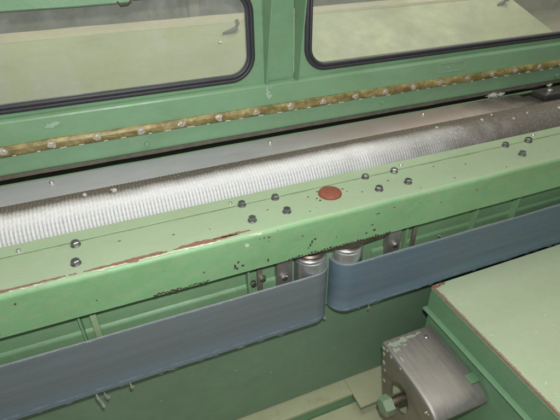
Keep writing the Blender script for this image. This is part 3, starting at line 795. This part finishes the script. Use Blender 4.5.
obj('lower_side', box(CX + .010, CX + .016, -1.3, -.005, -.80, -.3913), M['cabside'], cab)
obj('back_panel', box(CX + .017, 1.99, -.0105, -.0055, -.80, ZT - .0125), M['cabside'], cab)
# worn rust line on the top edge
bm = BM(); n = 520; prev = None
for i in range(n):
    y = -.006 - i * .0014; q = .7 * noise.noise(Vector((y * 30, 2, 7))) + .7 * noise.noise(Vector((y * 210, 5, 1)))
    if q < -.55: prev = None; continue
    w = .0004 + .0045 * max(q + .1, 0) + .0012 * noise.noise(Vector((y * 500, 3, 3)))
    cur = [bm.verts.new((CX - .0006, y, ZT - .0022 - .0022 * max(.2, 1 + 1.5 * noise.noise(Vector((y * 120, 9, 1)))))), bm.verts.new((CX + .0002, y, ZT - .0004)), bm.verts.new((CX + .0028, y, ZT + .0005)), bm.verts.new((CX + .0036 + max(w, 0), y, ZT + .0005))]
    if prev:
        for j in range(3): bm.faces.new((prev[j], cur[j], cur[j + 1], prev[j + 1]))
    prev = cur
obj('rust_streak', bm, M['edge_rust'], cab, kind='stuff')
bm = BM(); blob(bm, CX + .010, -.012, .012, .006, 'top', ZT + .0006, n=12, seed=71); blob(bm, CX + .03, -.009, .012, .003, 'top', ZT + .0006, n=12, seed=72)
obj('rust_patch', bm, M['chip_rust'], cab, kind='stuff')
bm = BM(); rnd = random.Random(12)
for i in range(26):
    x, y = CX + .02 + rnd.random() * .45, -.05 - rnd.random() ** .7 * .36
    l = rnd.uniform(.0015, .006); k0 = len(bm.verts)
    blob(bm, 0, 0, l, rnd.uniform(.0005, .0012), 'top', ZT + .0005, n=8, seed=i + 900, rough=.5)
    bm.verts.ensure_lookup_table()
    bmesh.ops.transform(bm, verts=bm.verts[k0:], matrix=Matrix.Translation((x, y, 0)) @ Matrix.Rotation(rnd.uniform(-1.2, 1.2), 4, 'Z'))
obj('scratch', bm, M['scratch'], cab, kind='stuff')

# ------------------------------------------------------------------ bracket with slotted end plate, shaft and nut
bk = thing('shaft_bracket', 'bent bare steel bracket with a green nut on its shaft beside the cabinet', 'bracket', (.36, -.14, -.785))
# top plate rolls down towards the front
prof = [(-.030, -.4475), (-.029, -.442), (-.025, -.440), (-.13, -.440), (-.17, -.4412), (-.205, -.4445), (-.225, -.4482), (-.240, -.4545), (-.250, -.4615), (-.256, -.469)]
inner = [(y, z - .006) for y, z in prof[3:]][::-1]
bm = BM(); full = prof + inner + [(-.025, -.4475)]; rings = []
for x, dz in ((.2797, -.0105), (.2800, -.0072), (.2812, -.0042), (.2832, -.0020), (.2862, -.0006), (.2905, 0), (.4330, 0)):
    rings.append([bm.verts.new((x, y, z + dz)) for y, z in full])
for ra, rb_ in zip(rings, rings[1:]):
    for j in range(len(full)): bm.faces.new((ra[j], ra[(j + 1) % len(full)], rb_[(j + 1) % len(full)], rb_[j]))
bm.faces.new(rings[0]); bm.faces.new(list(reversed(rings[-1])))
obj('top_plate', bm, M['bracket'], bk, smooth=True)
# end plate with an elongated hole
Z_ = [(-.030, -.456), (-.034, -.4535), (-.13, -.4535), (-.17, -.4550), (-.205, -.4585), (-.232, -.465), (-.250, -.476), (-.236, -.50), (-.20, -.56), (-.178, -.62), (-.168, -.70), (-.165, -.7845), (-.095, -.7845), (-.075, -.66), (-.045, -.54)]
cy, cz = -.128, -.545
def dirang(p): return math.atan2(p[1] - cz, p[0] - cy)
# resample outline
out = []
for i in range(len(Z_)):
    a, b = Z_[i], Z_[(i + 1) % len(Z_)]
    for k in range(4): out.append((a[0] + (b[0] - a[0]) * k / 4, a[1] + (b[1] - a[1]) * k / 4))
hole = []
for p in out:
    a = dirang(p); hole.append((cy + .038 * math.cos(a), cz + .050 * math.sin(a)))
bm = BM(); rows = [[bm.verts.new((x, y, z)) for y, z in lp] for lp, x in ((out, .2800), (hole, .2800), (hole, .2862), (out, .2862))]
for a, b in ((0, 1), (1, 2), (2, 3), (3, 0)):
    for i in range(len(out)): j = (i + 1) % len(out); bm.faces.new((rows[a][i], rows[a][j], rows[b][j], rows[b][i]))
obj('end_plate', bm, M['bracketside'], bk)
bm = BM(); hb = [(y - .001, z + .001) for y, z in Z_[1:7]]
for y, z, r in [(-.036, -.452, .006), (-.04, -.47, .005), (-.05, -.447, .004), (-.07, -.449, .005), (-.045, -.50, .006), (-.055, -.52, .004), (-.06, -.56, .005), (-.11, -.447, .003), (-.23, -.47, .003), (-.08, -.60, .004)]:
    rr = random.Random(int(-y * 1e4)); n = 9
    ps = [(y + r * (1 + rr.uniform(-.4, .4)) * math.cos(2 * PI * i / n), z + r * (1 + rr.uniform(-.4, .4)) * math.sin(2 * PI * i / n)) for i in range(n)]
    A = [bm.verts.new((.2794, u, v)) for u, v in ps]; B = [bm.verts.new((.2806, u, v)) for u, v in ps]
    bm.faces.new(A)
    for i in range(n): bm.faces.new((A[i], A[(i + 1) % n], B[(i + 1) % n], B[i]))
obj('paint_flake', bm, M['pale_chip_glare'], bk, kind='stuff')
bm = BM()
for i, (x, y, rx, ry) in enumerate([(.298, -.040, .007, .007), (.312, -.044, .011, .009), (.332, -.040, .014, .007), (.362, -.038, .016, .0045), (.388, -.035, .008, .003), (.295, -.062, .0035, .009), (.306, -.062, .006, .006), (.296, -.092, .003, .008), (.33, -.056, .005, .003)]):
    blob(bm, x, y, rx, ry, 'top', -.4394 + i * .00006, n=15, seed=i + 1200, rough=.5)
obj('paint_remnant', bm, M['remnant'], bk, kind='stuff')
RX = Matrix.Rotation(-PI / 2, 4, 'Y')
obj('shaft', lathe(BM(), [(0, -.10), (.0125, -.10), (.0125, .045), (.0115, .047), (0, .047)], 20, RX), M['rustysteel'], bk, loc=(.275, -.128, -.553), smooth=False)
bm = BM(); hexprism(bm, .027, 0, .026, .2, RX)
obj('nut', bm, M['greennut'], bk, loc=(.252, -.130, -.553))
obj('screw', lathe(BM(), [(.0055, 0), (.0055, .0015), (.004, .003), (0, .003)], 14), M['zinc'], bk, loc=(.400, -.055, -.4400), smooth=True)
obj('screw', lathe(BM(), [(.0045, 0), (.0045, .002), (.003, .004), (0, .004)], 14, RX), M['zinc'], bk, loc=(.2799, -.223, -.470), smooth=True)
obj('green_tab', box(.412, .440, -.216, -.190, -.449, -.4405, bev=.001), M['cabside'], bk)

# ------------------------------------------------------------------ lint tufts hanging under the left belt
def tuft(pts, label, seed, n=14, r=.0024):
    rnd = random.Random(seed); bm = BM()
    for k in range(n):
        ps = [Vector(p) + Vector((rnd.gauss(0, r * (.3 + .7 * i / len(pts))), rnd.gauss(0, .002), rnd.gauss(0, r * .6))) for i, p in enumerate(pts)]
        tube(bm, ps, .00032, 3)
    clump(bm, pts[-1], r * .55, n * 2, rnd, .0003)
    tag(obj('lint_tuft', bm, M['lintgrey']), label, 'lint', 'lint tufts hanging from the belts')
tuft([(-.418, .003, -.318), (-.416, .002, -.330), (-.413, .001, -.345), (-.411, .001, -.356)], 'longest grey lint tuft hanging below the left belt', 31, 18)
tuft([(-.402, .003, -.318), (-.400, .002, -.329), (-.397, .002, -.336)], 'small lint tuft just right of the longest tuft', 32, 9)
tuft([(-.348, .003, -.314), (-.347, .002, -.322), (-.346, .002, -.327)], 'lint tuft on the lower left belt edge nearest the middle', 33, 9, .003)
tuft([(.118, .02, -.312), (.122, .02, -.320), (.126, .02, -.328)], 'lint tuft between the two belt ends', 34, 10, .003)
tuft([(.240, .003, -.308), (.241, .002, -.316), (.240, .002, -.322)], 'lint tuft under the blue belt near its rounded end', 35, 6, .002)
tuft([(.43, .003, -.152), (.425, .0, -.146), (.415, -.002, -.138)], 'pale thread sticking up from the blue belt top edge', 36, 5, .0015)
